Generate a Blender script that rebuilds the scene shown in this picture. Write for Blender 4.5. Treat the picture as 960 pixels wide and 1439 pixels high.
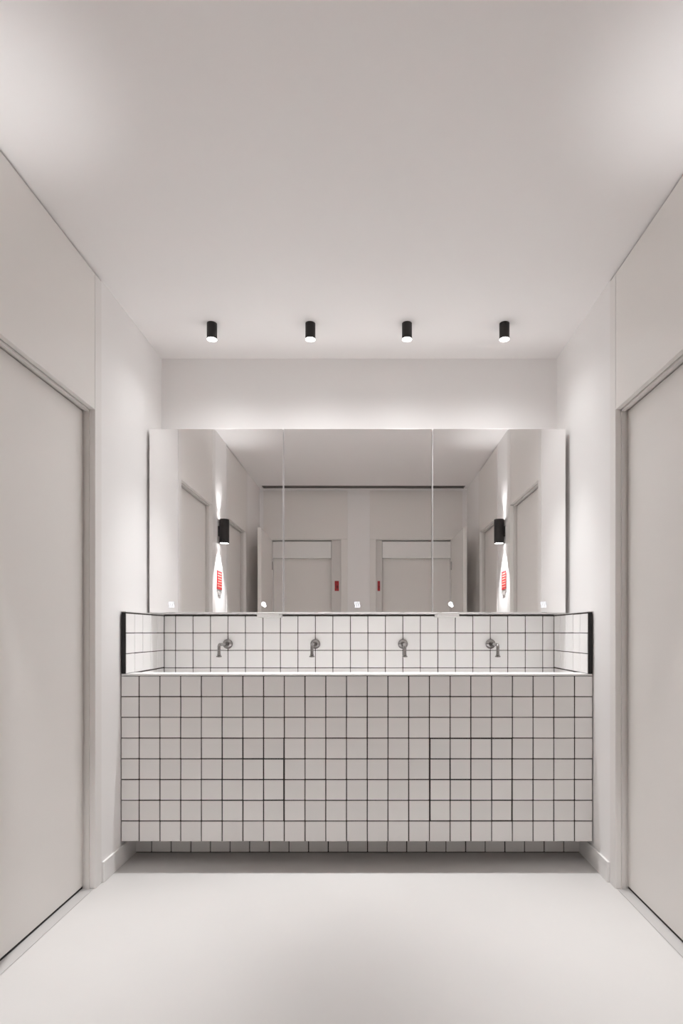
import bpy, bmesh, math, random
from mathutils import Vector, Matrix
random.seed(7)
PI = math.pi
scn = bpy.context.scene
C = scn.collection
for o in list(bpy.data.objects):
    bpy.data.objects.remove(o, do_unlink=True)

# ------------------------------------------------------------------ camera, world, exposure, lamp powers
cam_d = bpy.data.cameras.new('camera')
cam = bpy.data.objects.new('camera', cam_d); C.objects.link(cam)
cam.location = (0.07, 0.0, 1.124)
cam.rotation_euler = (PI/2, 0, 0)
cam_d.sensor_fit = 'HORIZONTAL'; cam_d.sensor_width = 36.0
cam_d.lens = 36.0*800/960
cam_d.shift_x = -42/960.0
cam_d.shift_y = 168.5/960.0
cam_d.clip_start = 0.02
scn.camera = cam
w = bpy.data.worlds.new('world'); scn.world = w; w.use_nodes = True
w.node_tree.nodes['Background'].inputs[0].default_value = (1, 0.97, 0.95, 1)
w.node_tree.nodes['Background'].inputs[1].default_value = 0.05
scn.view_settings.view_transform = 'Standard'
scn.view_settings.look = 'None'
scn.view_settings.gamma = 1.0
scn.view_settings.use_curve_mapping = False
scn.view_settings.exposure = 0.27
scn.cycles.max_bounces = 14; scn.cycles.diffuse_bounces = 12; scn.cycles.glossy_bounces = 6
P_DOWN = 72.0       # W, each ceiling downlight
P_WIDE = 8.8      # W, the soft wide spill of each downlight
P_UP = 4.8         # W, each sconce, up
P_SDOWN = 72.0      # W, each sconce, down
LAMP_COL = (0.985, 0.99, 1.0)

# ------------------------------------------------------------------ measures (metres; camera eye 1.124 above the floor)
HW = 1.14          # half width between the side walls
H = 2.70
YB = 3.285         # back wall
YR = -0.14         # wall behind the camera
YF = 2.744         # counter front
YT = 3.253         # tiled back face
YM = 3.06          # mirror plane

# ------------------------------------------------------------------ materials
def mat(name, col, rough=0.5, metal=0.0, var=0.0, noise=None, bump=None, coat=0.0, spec=0.5, emit=None):
    m = bpy.data.materials.new(name); m.use_nodes = True
    nt = m.node_tree; b = nt.nodes['Principled BSDF']
    b.inputs['Base Color'].default_value = (*col, 1)
    b.inputs['Roughness'].default_value = rough
    b.inputs['Metallic'].default_value = metal
    b.inputs['Specular IOR Level'].default_value = spec
    b.inputs['Coat Weight'].default_value = coat
    if emit:
        b.inputs['Emission Color'].default_value = (*emit[0], 1)
        b.inputs['Emission Strength'].default_value = emit[1]
    src = None
    if noise:
        scale, amt = noise
        tc = nt.nodes.new('ShaderNodeTexCoord')
        n = nt.nodes.new('ShaderNodeTexNoise'); n.inputs['Scale'].default_value = scale
        n.inputs['Detail'].default_value = 4
        nt.links.new(tc.outputs['Object'], n.inputs['Vector'])
        r = nt.nodes.new('ShaderNodeMapRange')
        r.inputs['From Min'].default_value = 0.3; r.inputs['From Max'].default_value = 0.7
        r.inputs['To Min'].default_value = 1-amt; r.inputs['To Max'].default_value = 1+amt
        nt.links.new(n.outputs['Fac'], r.inputs['Value']); src = r.outputs['Result']
    if var:
        oi = nt.nodes.new('ShaderNodeObjectInfo')
        r2 = nt.nodes.new('ShaderNodeMapRange')
        r2.inputs['To Min'].default_value = 1-var; r2.inputs['To Max'].default_value = 1+var
        nt.links.new(oi.outputs['Random'], r2.inputs['Value'])
        if src:
            mu = nt.nodes.new('ShaderNodeMath'); mu.operation = 'MULTIPLY'
            nt.links.new(src, mu.inputs[0]); nt.links.new(r2.outputs['Result'], mu.inputs[1]); src = mu.outputs[0]
        else:
            src = r2.outputs['Result']
    if src:
        vm = nt.nodes.new('ShaderNodeVectorMath'); vm.operation = 'SCALE'
        vm.inputs[0].default_value = col
        nt.links.new(src, vm.inputs['Scale']); nt.links.new(vm.outputs[0], b.inputs['Base Color'])
    if bump:
        scale, st = bump
        tc = nt.nodes.new('ShaderNodeTexCoord')
        n = nt.nodes.new('ShaderNodeTexNoise'); n.inputs['Scale'].default_value = scale; n.inputs['Detail'].default_value = 5
        nt.links.new(tc.outputs['Object'], n.inputs['Vector'])
        bu = nt.nodes.new('ShaderNodeBump'); bu.inputs['Strength'].default_value = st; bu.inputs['Distance'].default_value = 0.001
        nt.links.new(n.outputs['Fac'], bu.inputs['Height']); nt.links.new(bu.outputs['Normal'], b.inputs['Normal'])
    return m

M_wall = mat('wall_paint', (0.90, 0.888, 0.882), 0.75, noise=(1.3, 0.008), bump=(180, 0.12), spec=0.3)
M_ceil = mat('ceiling_paint', (0.90, 0.882, 0.877), 0.85, noise=(1.1, 0.008), bump=(150, 0.1), spec=0.2)
M_panel = mat('panel_lacquer', (0.84, 0.815, 0.79), 0.45, noise=(0.9, 0.01), spec=0.4)
M_post = mat('post_lacquer', (0.84, 0.82, 0.805), 0.5, spec=0.4)
M_door = mat('door_lacquer', (0.84, 0.815, 0.79), 0.42, noise=(0.8, 0.01), spec=0.4)
M_frame = mat('frame_lacquer', (0.70, 0.675, 0.655), 0.45, spec=0.4)
M_floor = mat('resin_floor', (0.60, 0.583, 0.570), 0.38, noise=(1.6, 0.02), bump=(12, 0.03), spec=0.45)
M_thresh = mat('threshold_shaded', (0.50, 0.485, 0.475), 0.4, noise=(2, 0.02))  # darkened colour carries the shade of the door recess
M_base = mat('baseboard_paint', (0.88, 0.87, 0.86), 0.45)
M_tile = mat('glazed_tile', (0.91, 0.897, 0.888), 0.28, var=0.03, noise=(9, 0.012), bump=(14, 0.10), spec=0.45)
M_tile2 = mat('glazed_tile_white', (0.93, 0.92, 0.915), 0.25, var=0.02, noise=(9, 0.01), bump=(14, 0.10), spec=0.45)
M_grout = mat('dark_grout', (0.045, 0.034, 0.030), 0.9, noise=(60, 0.25))
M_black = mat('black_edge', (0.012, 0.010, 0.010), 0.6)
M_white = mat('white_solid_surface', (0.86, 0.85, 0.84), 0.25)
M_cab = mat('white_cabinet', (0.80, 0.785, 0.77), 0.4)
M_mirror = mat('silvered_glass', (0.97, 0.962, 0.957), 0.0, metal=1.0)
M_chrome = mat('chrome', (0.36, 0.345, 0.34), 0.12, metal=1.0)
M_lamp = mat('black_powder_coat', (0.016, 0.013, 0.013), 0.5, noise=(40, 0.15))
M_lens = mat('lamp_lens', (0.9, 0.9, 0.9), 0.4, emit=((1, 0.985, 0.97), 6.0))
M_icon = mat('lit_icon', (0.8, 0.8, 0.8), 0.4, emit=((0.93, 0.96, 1.0), 0.95))
M_icon2 = mat('lit_icon_dim', (0.5, 0.5, 0.52), 0.4, emit=((0.92, 0.94, 1.0), 0.60))
M_red = mat('red_sign', (0.40, 0.022, 0.026), 0.4, noise=(30, 0.1))
M_redlt = mat('sign_print', (0.85, 0.33, 0.27), 0.5)
M_reddk = mat('sign_print_dark', (0.16, 0.012, 0.012), 0.5)
M_greylt = mat('grey_plate', (0.36, 0.34, 0.33), 0.5)
M_slot = mat('dark_recess', (0.05, 0.045, 0.042), 0.8)
M_alu = mat('vent_aluminium', (0.30, 0.28, 0.265), 0.5, metal=0.3)

# ------------------------------------------------------------------ helpers
def tag(o, label=None, cat=None, group=None, kind=None):
    if label: o['label'] = label
    if cat: o['category'] = cat
    if group: o['group'] = group
    if kind: o['kind'] = kind
    return o
def empty(name, loc=(0, 0, 0), rz=0.0):
    o = bpy.data.objects.new(name, None); C.objects.link(o)
    o.location = loc; o.rotation_euler = (0, 0, rz); o.empty_display_size = 0.05
    return o
def box(bm, x0, x1, y0, y1, z0, z1, bev=0.0, seg=1):
    g = bmesh.ops.create_cube(bm, size=1.0)
    vs = g['verts']
    cx, cy, cz = (x0+x1)/2, (y0+y1)/2, (z0+z1)/2
    for v in vs:
        v.co = Vector((cx+v.co.x*(x1-x0), cy+v.co.y*(y1-y0), cz+v.co.z*(z1-z0)))
    if bev > 0:
        es = list({e for v in vs for e in v.link_edges})
        bmesh.ops.bevel(bm, geom=es, offset=bev, segments=seg, affect='EDGES', profile=0.5)
def lathe(bm, prof, n=32, mtx=Matrix()):
    """prof: list of (r, z); closed at ends when r==0"""
    rings = []
    for r, z in prof:
        if r < 1e-6:
            rings.append([bm.verts.new(mtx @ Vector((0, 0, z)))])
        else:
            rings.append([bm.verts.new(mtx @ Vector((r*math.cos(2*PI*i/n), r*math.sin(2*PI*i/n), z))) for i in range(n)])
    for a, b in zip(rings, rings[1:]):
        for i in range(n):
            j = (i+1) % n
            f = [a[i % len(a)], a[j % len(a)], b[j % len(b)], b[i % len(b)]]
            f = list(dict.fromkeys(f))
            if len(f) > 2: bm.faces.new(f)
def tube(bm, pts, radii, n=16):
    rings = []
    for k, p in enumerate(pts):
        a = Vector(pts[max(k-1, 0)]); b = Vector(pts[min(k+1, len(pts)-1)])
        t = (b-a).normalized(); u = Vector((1, 0, 0)); v = t.cross(u).normalized()
        r = radii[k] if hasattr(radii, '__len__') else radii
        rings.append([bm.verts.new(Vector(p)+u*r*math.cos(2*PI*i/n)+v*r*math.sin(2*PI*i/n)) for i in range(n)])
    for a, b in zip(rings, rings[1:]):
        for i in range(n):
            bm.faces.new([a[i], a[(i+1) % n], b[(i+1) % n], b[i]])
    bm.faces.new(rings[0]); bm.faces.new(rings[-1])
def prism(bm, poly, plane='xz', d0=0.0, d1=0.001):
    """extruded flat outline in the x-z plane between y=d0 and d1"""
    A = [bm.verts.new((x, d0, z)) for x, z in poly]; B = [bm.verts.new((x, d1, z)) for x, z in poly]
    bm.faces.new(A); bm.faces.new(B)
    for i in range(len(poly)):
        j = (i+1) % len(poly); bm.faces.new([A[i], A[j], B[j], B[i]])
def mesh(name, bm, m, smooth=False):
    bmesh.ops.recalc_face_normals(bm, faces=bm.faces)
    me = bpy.data.meshes.new(name); bm.to_mesh(me); bm.free()
    me.materials.append(m)
    if smooth:
        for p in me.polygons: p.use_smooth = True
        try: me.set_sharp_from_angle(angle=math.radians(40))
        except Exception: pass
    return me
def obj(name, bm, m, parent=None, smooth=False):
    o = bpy.data.objects.new(name, mesh(name, bm, m, smooth)); C.objects.link(o)
    if parent: o.parent = parent
    return o
def boxo(name, m, parent, *dims, bev=0.0, seg=1):
    bm = bmesh.new(); box(bm, *dims, bev=bev, seg=seg); return obj(name, bm, m, parent)
def copy_tree(o, parent=None):
    c = o.copy(); C.objects.link(c)
    if parent: c.parent = parent
    for ch in list(o.children): copy_tree(ch, c)
    return c
def area_light(name, loc, power, size, parent, rot=(0, 0, 0)):
    d = bpy.data.lights.new(name, 'AREA'); d.shape = 'DISK'; d.size = size; d.energy = power; d.color = LAMP_COL
    o = bpy.data.objects.new(name, d); C.objects.link(o); o.location = loc; o.rotation_euler = rot; o.parent = parent
    return o
def spot_light(name, loc, power, ang, blend, rad, parent, rot):
    d = bpy.data.lights.new(name, 'SPOT'); d.energy = power; d.color = LAMP_COL
    d.spot_size = math.radians(ang); d.spot_blend = blend; d.shadow_soft_size = rad
    o = bpy.data.objects.new(name, d); C.objects.link(o); o.location = loc; o.rotation_euler = rot; o.parent = parent
    return o
_tiles = {}
def tile(parent, axis, a0, a1, z0, z1, front, m, thick=0.008):
    """one glazed tile with soft edges. axis 'x': face toward -Y spanning a0..a1 in X; 'l'/'r': on the side walls, spanning Y."""
    w_, h_ = round(a1-a0, 4), round(z1-z0, 4)
    key = (w_, h_, m.name)
    if key not in _tiles:
        bm = bmesh.new(); box(bm, -w_/2, w_/2, 0, thick, -h_/2, h_/2, bev=0.0016)
        _tiles[key] = mesh('tile', bm, m)
    o = bpy.data.objects.new('tile', _tiles[key]); C.objects.link(o); o.parent = parent
    j = random.uniform(-0.0005, 0.0005)
    c = (a0+a1)/2; zc = (z0+z1)/2+random.uniform(-0.0004, 0.0004)
    tilt = random.uniform(-0.003, 0.003)
    if axis == 'x':
        o.location = (c+random.uniform(-.0004, .0004), front+j, zc); o.rotation_euler = (tilt, random.uniform(-.003, .003), random.uniform(-.002, .002))
    elif axis == 'l':    # left wall, face toward +X
        o.location = (front+j, c, zc); o.rotation_euler = (0, tilt, PI/2)
    else:
        o.location = (front+j, c, zc); o.rotation_euler = (0, tilt, -PI/2)
    return o

# ------------------------------------------------------------------ room shell
Y_D1 = (1.77, 2.49); Y_P1 = (1.68, 2.55)      # first door opening, panelled bay around it
Y_D2 = (0.58, 1.28); Y_P2 = (0.51, 1.335)
DH = 2.096; REC = 0.052
tag(boxo('floor', M_floor, None, -1.34, 1.34, -0.40, YB+0.12, -0.10, 0.0), kind='structure')
tag(boxo('ceiling', M_ceil, None, -1.34, 1.34, -0.014, YB+0.12, H, H+0.10), kind='structure')
# piece of ceiling behind the slot vent
tag(boxo('ceiling', M_ceil, bpy.data.objects['ceiling'], -1.34, 1.34, -0.40, -0.126, H, H+0.10), kind='structure')
for sx in (-1.34, 1.10):
    boxo('ceiling_strip', M_ceil, bpy.data.objects['ceiling'], sx, sx+0.24, -0.126, -0.014, H, H+0.10)
tag(boxo('wall_back', M_wall, None, -1.34, 1.34, YB, YB+0.12, 0, H), kind='structure')

def side_wall(side):
    s = -1 if side == 'left' else 1
    def X(a, b): return (min(s*a, s*b), max(s*a, s*b))
    bm = bmesh.new()
    for y0, y1 in ((Y_P1[1], YB), (Y_P2[1], Y_P1[0]), (YR, Y_P2[0])):
        box(bm, *X(HW, 1.20), y0, y1, 0, H)
    for (y0, y1), (d0, d1) in ((Y_P1, Y_D1), (Y_P2, Y_D2)):
        box(bm, *X(HW+0.025, 1.20), y0, y1, DH+0.03, H)          # above the openings
    box(bm, *X(1.25, 1.34), -0.40, YB, 0, H)                       # outer leaf
    wall = tag(obj('wall_%s' % side, bm, M_wall), kind='structure')
    for (p0, p1), (d0, d1) in ((Y_P1, Y_D1), (Y_P2, Y_D2)):
        # posts each side of the opening and the lacquered panel over it, with a shadow gap under the ceiling
        for a, b in ((p0+.002, d0), (d1, p1-.002)):
            boxo('wall_post', M_post, wall, *X(HW-0.002, HW+0.024), a, b, 0.0, H-0.009, bev=0.001)
        boxo('wall_panel', M_panel, wall, *X(HW-0.001, HW+0.022), d0+.001, d1-.001, DH, H-0.009, bev=0.001)
        boxo('shadow_gap', M_slot, wall, *X(HW+0.012, HW+0.020), p0+.003, p1-.003, H-0.009, H-0.0005)  # dark strip puts the shade of the gap into colour
    # skirting in the alcove, with a small shadow joint on top
    bb = bmesh.new(); box(bb, *X(HW-0.011, HW), Y_P1[1]+.004, YB, 0.0, 0.092, bev=0.0015)
    tag(obj('baseboard_%s' % side, bb, M_base), kind='structure')
    return wall
side_wall('left'); side_wall('right')

def side_door(n, side, d):
    """closed flush door set back in a stepped frame"""
    s = -1 if side == 'left' else 1
    def X(a, b): return (min(s*a, s*b), max(s*a, s*b))
    root = tag(empty('door_%d' % n, (0, 0, 0)), kind='structure')
    y0, y1 = d
    fr = bmesh.new()
    for e, sg in ((y0, 1), (y1, -1)):
        a, b = sorted((e-sg*0.03, e+sg*0.002)); box(fr, *X(HW+0.0245, HW+0.032), a, b, 0, DH)
        a, b = sorted((e-sg*0.03, e+sg*0.001)); 
        a, b = sorted((e, e+sg*0.008)); box(fr, *X(HW+0.022, HW+0.040), a, b, 0, DH-0.001, bev=0.0008)
        a, b = sorted((e-sg*0.03, e-sg*0.0005)); box(fr, *X(HW+0.033, HW+0.10), a, b, 0, DH)
    box(fr, *X(HW+0.022, HW+0.040), y0, y1, DH-0.010, DH-0.0005, bev=0.0008)
    box(fr, *X(HW+0.028, HW+0.10), y0-0.03, y1+0.03, DH, DH+0.028)
    obj('door_frame', fr, M_frame, root)
    lf = bmesh.new(); box(lf, *X(HW+REC, HW+REC+0.04), y0-0.012, y1+0.012, 0.012, DH-0.006, bev=0.0012)
    obj('door_leaf', lf, M_door, root)
    boxo('door_gap_shade', M_black, root, *X(HW+REC+0.002, HW+REC+0.036), y0+.001, y1-.001, 0.0026, 0.0115)  # black strip stands in for the shade in the gap under the leaf
    boxo('threshold', M_thresh, root, *X(HW+0.004, HW+REC+0.05), y0+.001, y1-.001, 0.0, 0.0025, bev=0.001)
    return root
side_door(1, 'left', Y_D1); side_door(2, 'right', Y_D1); side_door(3, 'left', Y_D2); side_door(4, 'right', Y_D2)

# wall behind the camera, seen in the mirrors
RZ = 2.144
OPL = (-1.002, -0.247); OPR = (0.137, 0.962)
bm = bmesh.new()
box(bm, -1.14, OPL[0], YR-0.12, YR, 0, RZ); box(bm, OPL[1], OPR[0], YR-0.12, YR, 0, RZ); box(bm, OPR[1], 1.14, YR-0.12, YR, 0, RZ)
box(bm, -1.14, 1.14, YR-0.12, YR, RZ, H)
box(bm, -1.34, 1.34, -0.40, -0.33, 0, H)
wr = tag(obj('wall_front', bm, M_wall), kind='structure')
for (x0, x1, o0, o1) in ((-1.10, -0.176, *OPL), (0.07, 1.087, *OPR)):
    boxo('wall_panel', M_panel, wr, x0, x1, YR, YR+0.006, RZ, 2.675, bev=0.001)
    boxo('wall_panel', M_panel, wr, x0, o0, YR, YR+0.006, 0, RZ-.001, bev=0.001)
    boxo('wall_panel', M_panel, wr, o1, x1, YR, YR+0.006, 0, RZ-.001, bev=0.001)
bm = bmesh.new(); box(bm, -0.172, 0.066, YR, YR+0.010, 0, 0.09, bev=.001)
tag(obj('baseboard_front', bm, M_base), kind='structure')

def rear_door(n, o0, o1, casing_side, leaf_x, hinge_in):
    root = tag(empty('door_%d' % n, (0, 0, 0)), kind='structure')
    bm = bmesh.new()
    if casing_side > 0: box(bm, o1-0.105, o1-.001, YR-0.05, YR-0.01, 0, RZ-.012, bev=.001); i0, i1 = o0, o1-0.106
    else: box(bm, o0+.001, o0+0.066, YR-0.05, YR-0.01, 0, RZ-.012, bev=.001); i0, i1 = o0+0.067, o1
    box(bm, o0+.001, o1-.001, YR-0.05, YR-0.006, RZ-.011, RZ-.001, bev=.001)
    obj('door_frame', bm, M_frame, root)
    boxo('door_header', M_white, root, i0+.002, i1-.002, YR-0.06, YR-0.012, 1.938, 2.122, bev=.002)
    boxo('inner_door', M_door, root, i0+.002, i1-.002, YR-0.115, YR-0.075, 0.01, 2.12, bev=.0015)
    # open leaf, standing out into the room
    bm = bmesh.new(); box(bm, -0.018, 0.018, 0.004, 0.775, 0.008, 2.13, bev=.0015)
    lf = obj('door_leaf', bm, M_door, root); lf.location = (leaf_x, YR+0.012, 0); lf.rotation_euler = (0, 0, hinge_in)
    hg = bmesh.new()
    for z in (0.25, 1.05, 1.85): lathe(hg, [(0, -0.045), (0.007, -0.045), (0.007, 0.045), (0, 0.045)], 12, Matrix.Translation((0, 0.0, z)))
    h = obj('hinge', hg, M_chrome, lf, True); h.location = (0.018 if casing_side > 0 else -0.018, 0.004, 0)
    return root
rear_door(5, *OPL, 1, -1.022, -0.035)
rear_door(6, *OPR, -1, 0.983, 0.0)

# slot vent in the ceiling along that wall
v = tag(empty('slot_vent', (0, -0.07, H)), 'long dark slot vent in the ceiling over the open doors, seen in the mirrors', 'vent')
boxo('duct', M_slot, v, -1.098, 1.098, -0.054, 0.054, 0.03, 0.06)
bm = bmesh.new()
for a, b in ((-0.054, -0.050), (0.050, 0.054)): box(bm, -1.098, 1.098, a, b, -0.002, 0.03)
for a, b in ((-1.098, -1.092), (1.092, 1.098)): box(bm, a, b, -0.050, 0.050, -0.002, 0.03)
obj('vent_frame', bm, M_alu, v)
for y in (-0.025, 0.0, 0.025): boxo('slat', M_alu, v, -1.091, 1.091, y-0.0015, y+0.0015, 0.006, 0.026)

# ------------------------------------------------------------------ tiled trough washstand
van = tag(empty('washstand', (0, (YF+YT)/2, 0)), 'long built-in washstand faced with square white tiles and dark grout, on a recessed tiled plinth', 'washstand')
van_l = Vector(van.location)
def vb(name, m, *d, **k):
    x0, x1, y0, y1, z0, z1 = d
    return boxo(name, m, van, x0, x1, y0-van_l.y, y1-van_l.y, z0, z1, **k)
W2 = 1.136
bm = bmesh.new()
oy = van_l.y
for d in ((-W2, W2, YF+0.0035, YF+0.10, 0.114, 0.910),            # front
          (-W2, W2, YF+0.10, YT+0.03, 0.114, 0.16),                # underside
          (-W2, W2, YF+0.16, YT+0.03, 0.0, 0.113)):                # plinth core
    box(bm, d[0], d[1], d[2]-oy, d[3]-oy, d[4], d[5])
obj('carcass', bm, M_grout, van)
bm = bmesh.new()
box(bm, -1.112, 1.112, YF+0.101-oy, YT-0.004-oy, 0.70, 0.76)       # trough floor
box(bm, -1.112, 1.112, YF+0.101-oy, YF+0.118-oy, 0.76, 0.9105)
for s in (-1, 1):
    a, b = sorted((s*1.112, s*W2)); box(bm, a, b, YF+0.119-oy, YT-0.004-oy, 0.70, 0.7735)
obj('trough', bm, M_white, van)
vb('rim', M_white, -W2, W2, YF-0.001, YF+0.118, 0.9125, 0.9215, bev=0.0015)
bm = bmesh.new()
for x in (-0.5, 0.5): lathe(bm, [(0, 0), (0.026, 0), (0.026, 0.004), (0.02, 0.005), (0.0, 0.003)], 24, Matrix.Translation((x, 3.02-oy, 0.76)))
obj('drain', bm, M_chrome, van, True)
# tile grid: joints at +-0.05 + 0.1k in X, rows from 0.912 down
xs = [-W2] + [round(-1.05+0.1*i, 3) for i in range(22)] + [W2]
G = 0.0024
panels = {}
for nm, x0, x1 in (('left', -0.75, -0.35), ('right', 0.35, 0.75)):
    p = boxo('access_panel', M_black, van, x0+.003, x1-.003, YF+0.0015-oy, YF+0.0033-oy, 0.212+.003, 0.612-.003)
    p['label'] = 'square tiled access panel %s' % ('with a dark joint down one side' if nm == 'left' else 'outlined by a wide black joint')
    panels[nm] = (p, x0, x1)
gap = {'left': (0.0022, 0.0048, 0.0022, 0.0026), 'right': (0.0052, 0.0042, 0.0032, 0.0042)}   # left, right, bottom, top joints
for r in range(8):
    z1 = 0.912-0.1*r; z0 = z1-0.1
    for i in range(len(xs)-1):
        a, b = xs[i], xs[i+1]
        ga, gb, g0, g1 = (0.0006 if i == 0 else G), (0.0006 if i == len(xs)-2 else G), G, G
        par = van
        for nm, (p, x0, x1) in panels.items():
            if x0-.01 < (a+b)/2 < x1+.01 and 0.212 < (z0+z1)/2 < 0.612:
                par = p; L, R, B_, T = gap[nm]
                if abs(a-x0) < .01: ga = L
                if abs(b-x1) < .01: gb = R
                if abs(z0-0.212) < .01: g0 = B_
                if abs(z1-0.612) < .01: g1 = T
        tile(par, 'x', a+ga, b-gb, z0+g0, z1-(0.0025 if r == 0 else g1), YF-oy, M_tile)
for i in range(len(xs)-1):
    a, b = xs[i], xs[i+1]
    tile(van, 'x', a+G, b-G, 0.004, 0.112, YF+0.154-oy, M_tile)

# tiled splashback, back and two sides
sp = tag(empty('splashback', (0, YT, 0.9)), 'white square tiled splashback wrapping around the back and both sides above the trough', 'splashback')
def sb(name, m, x0, x1, y0, y1, z0, z1, **k): return boxo(name, m, sp, x0, x1, y0-YT, y1-YT, z0-0.9, z1-0.9, **k)
ZT = 1.2165
bm = bmesh.new()
box(bm, -W2, W2, 0.0028, 0.028, 0.775-0.9, ZT-0.9+0.003)
for s in (-1, 1):
    a, b = sorted((s*1.1168, s*W2)); box(bm, a, b, YF+0.002-YT, 0.0026, 0.9225-0.9, ZT-0.9+0.003)
    box(bm, a, b, YF+0.1195-YT, 0.0026, 0.7745-0.9, 0.9224-0.9)
obj('grout_bed', bm, M_grout, sp)
xb = [-1.114] + [round(-1.05+0.1*i, 3) for i in range(22)] + [1.114]
zr = [ZT, 1.1185, 1.0185, 0.9185, 0.8185, 0.78]
for r in range(4):
    for i in range(len(xb)-1):
        tile(sp, 'x', xb[i]+(0.001 if i == 0 else 0.002), xb[i+1]-(0.001 if i == len(xb)-2 else 0.002), zr[r+1]+0.002-0.9, zr[r]-(0.003 if r == 0 else 0.002)-0.9, 0.0, M_tile2)
ys = [YF+0.004+i*0.1006 for i in range(6)]
for s, ax in ((-1, 'l'), (1, 'r')):
    for r in range(3):
        for i in range(5):
            z0 = max(zr[r+1]+0.002, 0.9235)
            tile(sp, ax, ys[i]+0.0018-YT, ys[i+1]-0.0018-YT, z0-0.9, zr[r]-(0.003 if r == 0 else 0.002)-0.9, s*1.114, M_tile2)
    for i in range(1, 5):
        tile(sp, ax, max(ys[i], YF+0.119)+0.0018-YT, ys[i+1]-0.0018-YT, 0.780-0.9, 0.9165-0.9, s*1.114, M_tile2)
    a, b = sorted((s*1.1145, s*1.1325))
    boxo('edge_trim', M_black, sp, a, b, YF-0.003-YT, YF+0.0015-YT, 0.9225-0.9, ZT+0.003-0.9)
    a, b = sorted((s*1.1125, s*W2))
    boxo('top_highlight', M_cab, sp, a, b, YF-0.001-YT, 0.020, ZT+0.0035-0.9, ZT+0.007-0.9)  # pale strip stands in for the highlight along the tile top

# ------------------------------------------------------------------ wall spouts
def make_faucet():
    t = empty('wall_faucet')
    mt = Matrix.Rotation(PI/2, 4, 'X')       # local z -> -Y
    bm = bmesh.new()
    lathe(bm, [(0, 0), (0.0275, 0), (0.0285, 0.002), (0.0285, 0.007), (0.026, 0.012), (0.019, 0.017), (0.0135, 0.021), (0.0125, 0.030), (0, 0.030)], 36, mt)
    obj('escutcheon', bm, M_chrome, t, True)
    bm = bmesh.new()
    pts = [(0, -0.028, 0), (0, -0.100, 0), (0, -0.172, 0)]
    for k in range(1, 9):
        a = k/8*PI/2; pts.append((0, -0.172-0.018*math.sin(a), -0.018*(1-math.cos(a))))
    pts.append((0, -0.190, -0.050))
    tube(bm, pts, 0.0088, 20)
    obj('spout', bm, M_chrome, t, True)
    bm = bmesh.new()
    lathe(bm, [(0, -0.050), (0.0095, -0.050), (0.010, -0.058), (0.0145, -0.0605), (0.0145, -0.066), (0.012, -0.067), (0.010, -0.063), (0, -0.063)], 28, Matrix.Translation((0, -0.190, 0)))
    obj('nozzle', bm, M_chrome, t, True)
    bm = bmesh.new()
    lathe(bm, [(0, 0.0), (0.005, 0.0), (0.005, 0.004), (0, 0.0045)], 16, Matrix.Translation((0.0, -0.010, -0.021)) @ mt)
    tag(obj('reflection_dot', bm, M_black, t, True), 'small dark dot standing in for a reflection')  # black dot painted in for the dark reflection on the escutcheon
    return t
f0 = make_faucet()
flab = ['chrome wall spout nearest the {} end of the tiled trough', 'chrome wall spout second from the {} end of the tiled trough']
for i, x in enumerate((-0.75, -0.25, 0.25, 0.75)):
    f = f0 if i == 0 else copy_tree(f0)
    f.location = (x, YT-0.0003, 1.055)
    side = 'left' if i < 2 else 'right'
    tag(f, flab[0 if i in (0, 3) else 1].format(side), 'faucet', 'chrome wall spouts over the trough')

# ------------------------------------------------------------------ mirror cabinets
Z0, Z1 = 1.2245, 2.218
def bulb_icon(bm):
    # tilted bulb outline with a small hole: ring of quads + a cap
    c = Matrix.Rotation(math.radians(-38), 4, 'Y')
    n = 20; R = 0.0125
    def P(r, a): v = c @ Vector((r*math.cos(a), 0, 0.004+r*math.sin(a))); return v
    A = [bm.verts.new(P(R, 2*PI*i/n)) for i in range(n)]; B = [bm.verts.new(P(0.0032, 2*PI*i/n)) for i in range(n)]
    for i in range(n): bm.faces.new([A[i], A[(i+1) % n], B[(i+1) % n], B[i]])
    q = [(-0.0085, -0.004), (0.0085, -0.004), (0.0065, -0.0155), (-0.0065, -0.0155)]
    vs = [bm.verts.new(c @ Vector((x, -0.0002, z))) for x, z in q]; bm.faces.new(vs)
def steam_icon(bm):
    # three wavy upright bars held between two thin ones
    for k in (-1, 0, 1):
        L = []; R = []
        for i in range(13):
            z = -0.0145+0.029*i/12; dx = 0.0022*math.sin(i/12*2*PI)
            L.append(bm.verts.new((k*0.0105-0.0036+dx, 0, z))); R.append(bm.verts.new((k*0.0105+0.0036+dx, 0, z)))
        for i in range(12): bm.faces.new([L[i], R[i], R[i+1], L[i+1]])
    for z in (-0.0155, 0.0125):
        vs = [bm.verts.new(p) for p in ((-0.014, -0.0002, z), (0.014, -0.0002, z), (0.014, -0.0002, z+0.003), (-0.014, -0.0002, z+0.003))]
        bm.faces.new(vs)
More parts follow.
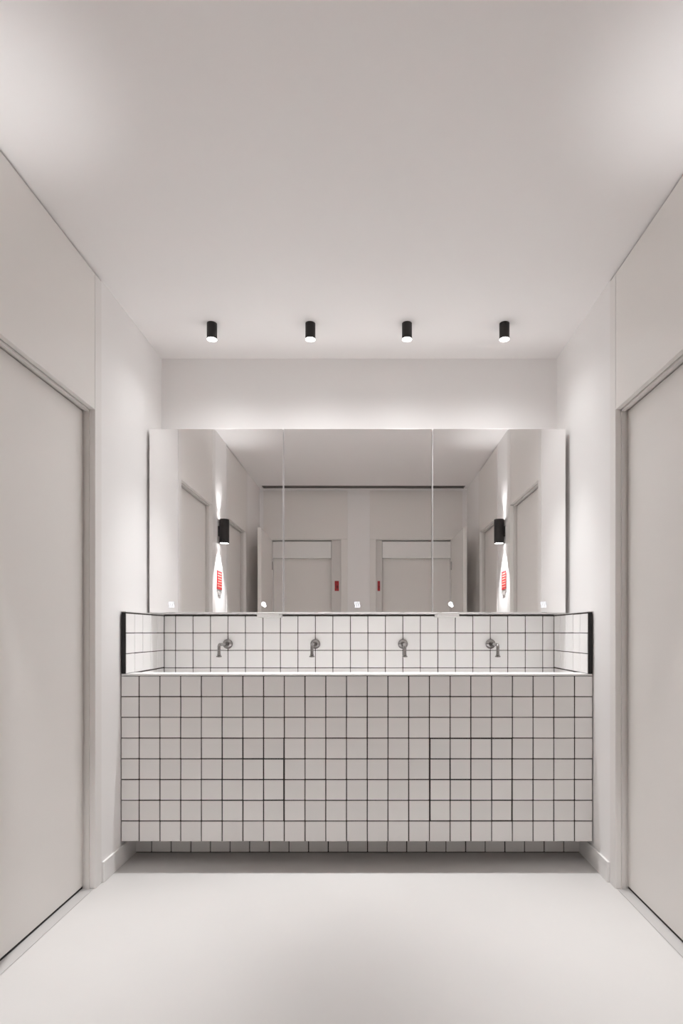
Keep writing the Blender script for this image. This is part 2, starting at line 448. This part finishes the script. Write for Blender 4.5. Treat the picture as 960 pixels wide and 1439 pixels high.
def cabinet(x0, x1, icons, boxx, label):
    cx = (x0+x1)/2
    t = tag(empty('mirror_cabinet', (cx, YM, Z0)), label, 'mirror cabinet', 'mirror cabinets over the trough')
    h = Z1-Z0; w2 = (x1-x0)/2
    boxo('cabinet_body', M_cab, t, -w2, w2, 0.0075, YB-0.002-YM, 0, h, bev=0.001)
    bm = bmesh.new(); box(bm, -w2+0.003, w2-0.003, 0.0, 0.004, 0.0045, h-0.003, bev=0.0006)
    g = obj('mirror_glass', bm, M_mirror, t); g.rotation_euler = (0, 0, 0.0025); g.location = (0, 0.0015, 0)
    for ix, kind in icons:
        bm = bmesh.new()
        (bulb_icon if kind == 'bulb' else steam_icon)(bm)
        ic = obj('touch_icon', bm, M_icon if kind == 'bulb' else M_icon2, g)
        ic.location = (ix-cx, -0.0008, 1.2705-Z0)
        ic['label'] = 'small white lit bulb symbol' if kind == 'bulb' else 'small white lit symbol of wavy lines'
    if boxx is not None:
        d = boxo('sensor_housing', M_cab, t, boxx-0.06-cx, boxx+0.06-cx, 0.05, YT-0.012-YM, -0.0195, -0.0003, bev=0.002)
    return t
cabinet(-1.127, -0.4028, [(-1.005, 'steam'), (-0.508, 'bulb')], -0.496, 'mirror cabinet by the left wall, reflecting a black wall lamp and red sign')
cabinet(-0.4022, 0.3972, [(-0.006, 'steam')], None, 'middle mirror cabinet, widest of the three, reflecting the pillar between two doors')
cabinet(0.3978, 1.118, [(0.498, 'bulb'), (0.996, 'steam')], 0.490, 'mirror cabinet by the right wall, reflecting a black wall lamp and red sign')

# ------------------------------------------------------------------ ceiling downlights
def make_downlight():
    t = empty('ceiling_downlight')
    bm = bmesh.new()
    lathe(bm, [(0, 0), (0.0255, 0), (0.0255, -0.079), (0.0248, -0.080), (0.0236, -0.080), (0.0236, -0.076), (0, -0.076)], 40)
    obj('housing', bm, M_lamp, t, True)
    bm = bmesh.new()
    lathe(bm, [(0, -0.0765), (0.0232, -0.0765), (0.0232, -0.0802), (0.0247, -0.0806), (0.0245, -0.0815), (0.012, -0.0822), (0, -0.0824)], 36)
    obj('lens', bm, M_lens, t, True)
    spot_light('downlight_lamp', (0, 0, -0.0845), P_DOWN, 60, 1.0, 0.018, t, (0, 0, 0))
    spot_light('downlight_spill', (0, 0, -0.0846), P_WIDE, 150, 1.0, 0.02, t, (0, 0, 0))
    return t
d0 = make_downlight()
dlab = ['leftmost of the four black cylinder downlights on the ceiling', 'second from left of the four black cylinder ceiling downlights',
        'third from left of the four black cylinder ceiling downlights', 'rightmost of the four black cylinder downlights on the ceiling']
for i, x in enumerate((-0.745, -0.242, 0.252, 0.750)):
    d = d0 if i == 0 else copy_tree(d0)
    d.location = (x, 2.91, H-0.0003)
    tag(d, dlab[i], 'ceiling light', 'black ceiling downlights')

# ------------------------------------------------------------------ wall sconces, red signs (seen in the mirrors)
def make_sconce():
    t = empty('wall_sconce')                     # local: wall at x=0, lamp toward +x
    bm = bmesh.new()
    lathe(bm, [(0.030, 0.090), (0.036, 0.090), (0.037, 0.095), (0.0385, 0.094), (0.0385, -0.094), (0.037, -0.095), (0.034, -0.095), (0.032, -0.086), (0, -0.086)], 40, Matrix.Translation((0.045, 0, 0)))
    lathe(bm, [(0, 0.084), (0.031, 0.084), (0.036, 0.0945)], 40, Matrix.Translation((0.045, 0, 0)))
    obj('housing', bm, M_lamp, t, True)
    boxo('bracket', M_lamp, t, 0.0, 0.012, -0.02, 0.02, -0.04, 0.04, bev=0.001)
    for z, s in ((-0.0945, -1), (0.0945, 1)):
        bm = bmesh.new(); lathe(bm, [(0, z-s*0.005), (0.034, z-s*0.005), (0.034, z), (0, z+s*0.0006)], 36, Matrix.Translation((0.045, 0, 0)))
        obj('lens', bm, M_lens, t, True)
    spot_light('sconce_lamp_down', (0.045, 0, -0.103), P_SDOWN, 75, 1.0, 0.015, t, (0, 0, 0))
    spot_light('sconce_lamp_up', (0.045, 0, 0.103), P_UP, 80, 1.0, 0.015, t, (PI, 0, 0))
    return t
s0 = make_sconce(); s0.location = (-HW, 1.585, 1.925)
tag(s0, 'black cylinder wall sconce on the left wall pillar, seen only in the mirror', 'wall lamp', 'black wall sconces')
s1 = copy_tree(s0); s1.location = (HW, 1.585, 1.925); s1.rotation_euler = (0, 0, PI)
s1['label'] = 'black cylinder wall sconce on the right wall pillar, seen only in the mirror'

def wall_sign():
    t = empty('wall_sign')                       # local: face toward -y, wall at y=0
    boxo('plate', M_red, t, -0.075, 0.075, -0.004, 0, -0.075, 0.075, bev=0.001)
    bm = bmesh.new(); random.seed(3)
    for r in range(6):
        x = -0.060; z = 0.056-r*0.021
        while x < 0.055:
            l = random.uniform(0.006, 0.02); box(bm, x, min(x+l, 0.060), -0.0045, -0.004, z-0.006, z+0.001); x += l+0.006
    o = obj('printed_lines', bm, M_redlt, t)
    boxo('small_plate', M_greylt, t, -0.045, 0.045, -0.003, 0, -0.118, -0.092, bev=0.0005)
    return t
g0 = wall_sign(); g0.location = (-HW, 1.57, 1.537); g0.rotation_euler = (0, 0, PI/2)
tag(g0, 'square red sign with pale print under the left wall sconce, seen in the mirror', 'sign', 'red signs under the sconces')
g1 = copy_tree(g0); g1.location = (HW, 1.57, 1.537); g1.rotation_euler = (0, 0, -PI/2)
g1['label'] = 'square red sign with pale print under the right wall sconce, seen in the mirror'
def door_tag(x, w_, label):
    t = tag(empty('door_sign', (x, YR-0.010, 1.63)), label, 'sign', 'red door signs')
    boxo('plate', M_red, t, -w_/2, w_/2, 0.0, 0.003, -0.055, 0.055, bev=0.0006)
    boxo('dark_mark', M_reddk, t, -w_*0.1, w_*0.35, 0.003, 0.0034, -0.028, 0.004)
door_tag(-0.295, 0.046, 'upright dark red sign on the door frame left of the pillar, seen in the mirror')
door_tag(0.168, 0.028, 'narrow dark red sign on the door frame right of the pillar, seen in the mirror')
